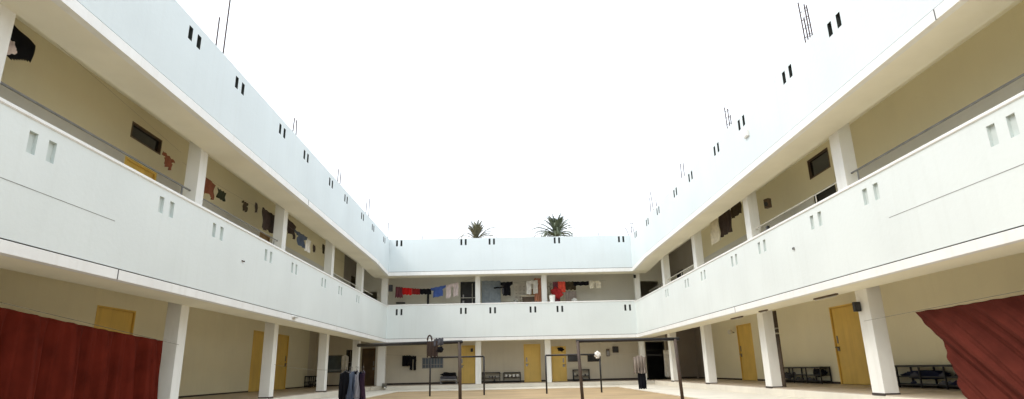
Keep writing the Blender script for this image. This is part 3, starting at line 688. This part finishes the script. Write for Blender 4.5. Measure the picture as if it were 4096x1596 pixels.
# ------------------------------------------------------------------ washing on the right upper walkway
xr = XR+1.40
line('clothesline', [(xr, 19.074, 6.49), (xr, 24.123, 6.49)], 'line in the second bay of the right upper walkway', .004)
cloth('hung_curtain', (xr, 23.562, 6.468), (0, -1, 0), 0.954, 0.954, F['cream'], 'cream towel on the line of the right upper walkway', shape='rect', seed=40, amp=.03, folds=3)
cloth('hung_shirt', (xr, 22.552, 6.49), (0, -1, 0), 1.234, 0.898, F['choc'], 'dark brown cloth beside the cream towel', shape='rect', seed=3, amp=.03, folds=3)
cloth('hung_shirt', (xr, 21.206, 6.468), (0, -1, 0), 1.01, 0.471, F['olive'], 'short brown cloth left of the second right upper column', shape='rect', seed=42, amp=.03, folds=3)
cloth('hung_curtain', (xr, 19.635, 6.569), (0, -1, 0), 0.617, 1.683, F['grey'], 'thin grey curtain right beside the second right upper column', shape='rect', seed=43, amp=.04, folds=4)
e = empty('potted_shoe', (XR+.12, 15.6, Z2), 'small black boots on the right balcony coping', 'boots')
box('boot', -.05, .05, -.08, .08, 0, .07, BLK, e, bevel=.02); box('shaft', -.04, .04, -.08, -.01, .06, .16, BLK, e, bevel=.015)
e.name = 'boots'

# ------------------------------------------------------------------ washing on the end balcony
yb = YB+1.67
def bline(x0, z0, x1, z1, label, sag=.05): line('clothesline', [(x0, yb, z0), (x1, yb, z1)], label, .005, sag)
bline(-6.224, 5.569, -4.357, 5.33, 'left half of the line on the end balcony', .02)
bline(-4.357, 5.33, -1.815, 5.921, 'right half of the line on the end balcony, rising to the column', .05)
cloth('hung_towel', (-6.151, yb-.02, 5.527), (1, 0, -.08), 0.415, 0.602, F['maroon'], 'maroon towel at the left end of the end balcony line', seed=50, amp=.015, folds=2)
cloth('hung_shirt', (-5.767, yb-.04, 5.475), (1, 0, -.09), 0.539, 0.394, F['red'], 'bright red cloth next to the maroon towel', seed=51, amp=.02, folds=2)
cloth('hung_shirt', (-5.218, yb-.04, 5.424), (1, 0, -.08), 0.436, 0.342, mat('cloth_darkred', (.28, .012, .012), .9, .2, 6, .25, 120), 'darker red cloth right of the bright red one', seed=52, amp=.02, folds=2)
cloth('hung_shirt', (-4.792, yb-.03, 5.382), (1, 0, .0), 0.643, 0.311, F['black'], 'black cloth right of the two red ones', shape='rect', seed=3, amp=.02, folds=2)
cloth('hung_scarf', (-4.377, yb-.06, 5.382), (1, 0, 0), 0.124, 0.934, F['black'], 'narrow black strap hanging to the coping', seed=54, amp=.01, folds=1)
cloth('hung_shirt', (-4.191, yb-.04, 5.413), (1, 0, .17), 0.871, 0.56, F['blue'], 'blue T-shirt on the end balcony line', shape='shirt', seed=55, amp=.02, folds=2)
cloth('hung_trousers', (-3.382, yb-.04, 5.548), (1, 0, .22), 0.83, 0.747, F['pink'], 'pale pink trousers beside the blue T-shirt', shape='trousers', seed=56, amp=.02, folds=2)
bm = bmesh.new(); pbox(bm, UB, -2.57, -1.75, 4.96, 5.0, -.1, -.07); pbox(bm, UB, -1.935, -1.90, 4.4, 5.8, -.1, -.07)
obj('door_bar', bm, RAILW, B, label='pale bar across the tall black door')
box('shelf', -6.3, -5.8, 34.94, 35.19, 4.72, 4.79, JOINT, B)
bline(-1.348, 5.569, 2.054, 5.797, 'line across the middle opening of the end balcony', .06)
cloth('hung_shirt', (-0.259, yb-.02, 5.672), (1, 0, .03), 0.685, 0.768, F['black'], 'black shirt in the middle opening of the end balcony', shape='shirt', seed=58, amp=.02, folds=2)
cloth('hung_scarf', (-0.643, yb-.05, 5.403), (1, 0, .04), 0.83, 0.093, F['black'], 'long thin black scarf left of the black shirt', seed=59, amp=.01, folds=1)
cloth('hung_socks', (-0.187, yb-.07, 5.32), (1, 0, 0), 0.104, 0.332, F['grey'], 'grey sock hanging under the long black scarf', seed=60, amp=.01, folds=1)
cloth('hung_shirt', (1.141, yb-.02, 5.693), (1, 0, .09), 0.747, 0.747, F['white'], 'white T-shirt in the middle opening of the end balcony', shape='trousers', seed=61, amp=.02, folds=2)
cloth('hung_curtain', (1.639, yb+.15, 5.88), (1, 0, 0), 0.456, 1.348, F['terra'], 'terracotta curtain beside the third column of the end balcony', seed=62, amp=.03, folds=3)
# lattice vent blocks, boxes, brown shelf
bm = bmesh.new()
lh = [(.60+i*.22, .70+i*.22, 4.74+j*.20, 4.81+j*.20) for i in range(4) for j in range(5)]
panel(bm, UB, 0.521, 1.436, 4.645, 5.74, lh, .03)
obj('lattice', bm, mat('lattice_block', (.85, .80, .72), .8, .15, 4), B, label='pale lattice of ventilation blocks')
e = empty('low_cupboard', (1.49, YB+2.2, FU), 'brown low cupboard with a pale top behind the middle balcony opening', 'cupboard')
box('body', -.52, .46, -.2, .2, 0, 1.02, WOOD, e, bevel=.01)
box('top', -.60, .50, -.23, .23, 1.021, 1.10, mat('pale_card', (.75, .66, .52), .9, .15, 4), e, bevel=.01)
e = empty('cardboard_box', (1.52, YB+2.2, 4.951), 'brown cardboard box on top of the low cupboard', 'box')
box('carton', -.30, .30, -.18, .18, 0, .34, mat('cardboard', (.38, .26, .15), .9, .15, 4), e, bevel=.01)
box('flap', -.31, .31, -.30, -.181, .30, .335, MATS['cardboard'], e, bevel=.005)
cloth('hung_sheet', (-1.348, YB+2.1, 5.838), (1, 0, -.03), 1.089, 1.504, mat('cloth_bluegrey', (.27, .31, .35), .9, .2, 6, .25, 120, spec=.12), 'blue-grey sheet filling the left part of the middle balcony opening', seed=71, amp=.008, folds=3)
knot('plastic_bag', (0.571, YB+1.7, 4.563), 0.135, mat('bag_pale', (.42, .41, .37), .6, .4, 14), 'pale crumpled bag left of the cardboard box', 14, 'bag', stretch=(.9, .8, 1.2))
bline(2.386, 5.693, 5.705, 5.672, 'line across the right opening of the end balcony', .08)
cloth('hung_towel', (2.676, yb-.02, 5.631), (1, 0, 0), 0.311, 0.643, F['maroon'], 'dark maroon towel first in the right opening of the end balcony', seed=64, amp=.02, folds=2)
cloth('hung_shirt', (2.967, yb-.04, 5.641), (1, 0, 0), 0.415, 0.622, mat('cloth_coral', (.80, .10, .06), .9, .2, 6, .25, 120), 'coral red shirt in the right opening of the end balcony', seed=65, amp=.02, folds=2)
knot('clothes_bundle', (2.884, yb-.02, 5.009), 0.311, mat('cloth_crimson', (.50, .025, .03), .9, .2, 6, .25, 120), 'crimson bundle below the coral shirt', 15, 'bundle', stretch=(1.0, .5, .9))
cloth('hung_skirt', (2.718, yb+.05, 4.895), (1, 0, 0), 0.353, 0.498, F['maroon'], 'dark red skirt under the crimson bundle', seed=66, amp=.02, folds=2)
cloth('hung_shirt', (3.361, yb-.02, 5.631), (1, 0, 0), 0.622, 0.477, F['olive'], 'dark brown cloth right of the coral shirt', shape='rect', seed=3, amp=.02, folds=2)
cloth('hung_trousers', (3.838, yb-.04, 5.61), (1, 0, .02), 0.871, 0.228, F['black'], 'black cloth folded over the line left of the white shorts', seed=68, amp=.02, folds=3)
cloth('hung_shorts', (4.689, yb-.03, 5.631), (1, 0, .02), 0.747, 0.415, F['cream'], 'white shorts at the right end of the end balcony washing', shape='trousers', seed=69, amp=.02, folds=2)
cloth('hung_shirt', (3.382, yb+.1, 5.102), (1, 0, 0), 0.622, 0.622, mat('cloth_taupe', (.30, .25, .22), .9, .2, 6), 'taupe cloth below the dark brown one', shape='rect', seed=3, amp=.03, folds=2)
knot('plastic_bag', (3.859, yb-.1, 4.552), 0.145, WHITEP, 'white bag on the end balcony under the taupe cloth', 16, 'bag', stretch=(1.1, .7, .9))
e = empty('white_bucket', (2.52, YB+.35, Z2B-.02), 'white bucket beside the third column of the end balcony', 'bucket')
bm = bmesh.new(); tube(bm, [(0, 0, 0), (0, 0, .38)], .13, 16, .16); obj('body', bm, WHITEP, e, smooth=False)
bm = bmesh.new(); tube(bm, [(0, 0, .381), (0, 0, .41)], .165, 16); obj('lid', bm, RAILW, e)
# leafy pot plant
e = empty('potted_plant', (2.50, YB+1.2, 4.60), 'leafy plant hanging in the right opening of the end balcony beside the column', 'plant')
rnd = random.Random(5); bm = bmesh.new()
for i in range(140):
    p = Vector((rnd.gauss(0, .08), rnd.gauss(0, .06), .15+rnd.random()*.8)); d = Vector((rnd.uniform(-1, 1), rnd.uniform(-1, 1), rnd.uniform(-.6, .6))).normalized()*.07; s = d.cross(Vector((0, 0, 1))).normalized()*.02
    bm.faces.new([bm.verts.new(q) for q in (p, p+d*.5+s, p+d, p+d*.5-s)])
obj('foliage', bm, mat('leaf_green', (.045, .06, .03), .6, .4, 8), e)
bm = bmesh.new(); tube(bm, [(0, 0, .0), (.01, 0, .5), (0, .01, .95)], .012, 6); obj('stem', bm, WOOD, e)
bm = bmesh.new(); tube(bm, [(0, 0, -.22), (0, 0, .02)], .08, 12, .11); obj('pot', bm, FRAMEBR, e)

# ------------------------------------------------------------------ palms beyond the end wing
def palm(loc, zc, label, leafm, n, L, seed, spread, lean=0, upr=.5):
    e = empty('palm_tree', loc, label, 'palm tree', 'palms behind the end wing')
    bm = bmesh.new(); k = 14
    tube(bm, [(.25*math.sin(i/k*2)*lean, 0, zc*i/k) for i in range(k+1)], .24, 12, .15); obj('trunk', bm, mat('palm_bark', (.11, .085, .06), .9, .4, 12, .8, 30), e)
    rnd = random.Random(seed); bm = bmesh.new(); top = Vector((.25*math.sin(2)*lean, 0, zc))
    for i in range(n):
        az = rnd.uniform(0, 6.28); ur = rnd.random() < upr; el = rnd.uniform(1.1, 1.54) if ur else rnd.uniform(*spread); l = L*rnd.uniform(.7, 1.1)*(1 if ur else 1.35)
        dirh = Vector((math.cos(az), math.sin(az), 0)); p = top.copy(); pts = []; steps = 16; a = el
        for s in range(steps+1):
            pts.append(p.copy()); a -= (.05+.14*(1-el/1.6))*(s/steps)*1.6
            p = p+(dirh*math.cos(a)+Vector((0, 0, 1))*math.sin(a))*(l/steps)
        tube(bm, pts, .022, 5, .006)
        for s in range(2, steps+1):
            tang = (pts[s]-pts[s-1]).normalized(); side = tang.cross(Vector((0, 0, 1)))
            if side.length < .05: side = Vector((1, 0, 0))
            side.normalize(); ll = .34*math.sin(math.pi*(s/steps)*.85+.25)*rnd.uniform(.7, 1.1)*L/1.9
            for sg in (-1, 1):
                for f_ in (0, .33, .66):
                    q = pts[s-1].lerp(pts[s], f_); t = q+(tang*.75+side*sg*.75+Vector((0, 0, -.18+rnd.uniform(-.12, .12)))).normalized()*ll*rnd.uniform(.8, 1.1)
                    wv_ = tang*.024
                    bm.faces.new([bm.verts.new(v) for v in (q-wv_, q+wv_, t)])
    obj('crown', bm, leafm, e)
palm((3.82, 43, 0), 10.25, 'green palm crown showing above the right half of the end parapet', mat('palm_green', (.10, .125, .075), .6, .4, 5), 84, 1.7, 4, (.15, .95), upr=.42)
palm((-2.05, 43, 0), 10.05, 'smaller dry brown palm crown showing above the left half of the end parapet', mat('palm_dry', (.13, .125, .075), .8, .4, 5), 44, 1.6, 12, (.1, .9), upr=.6)
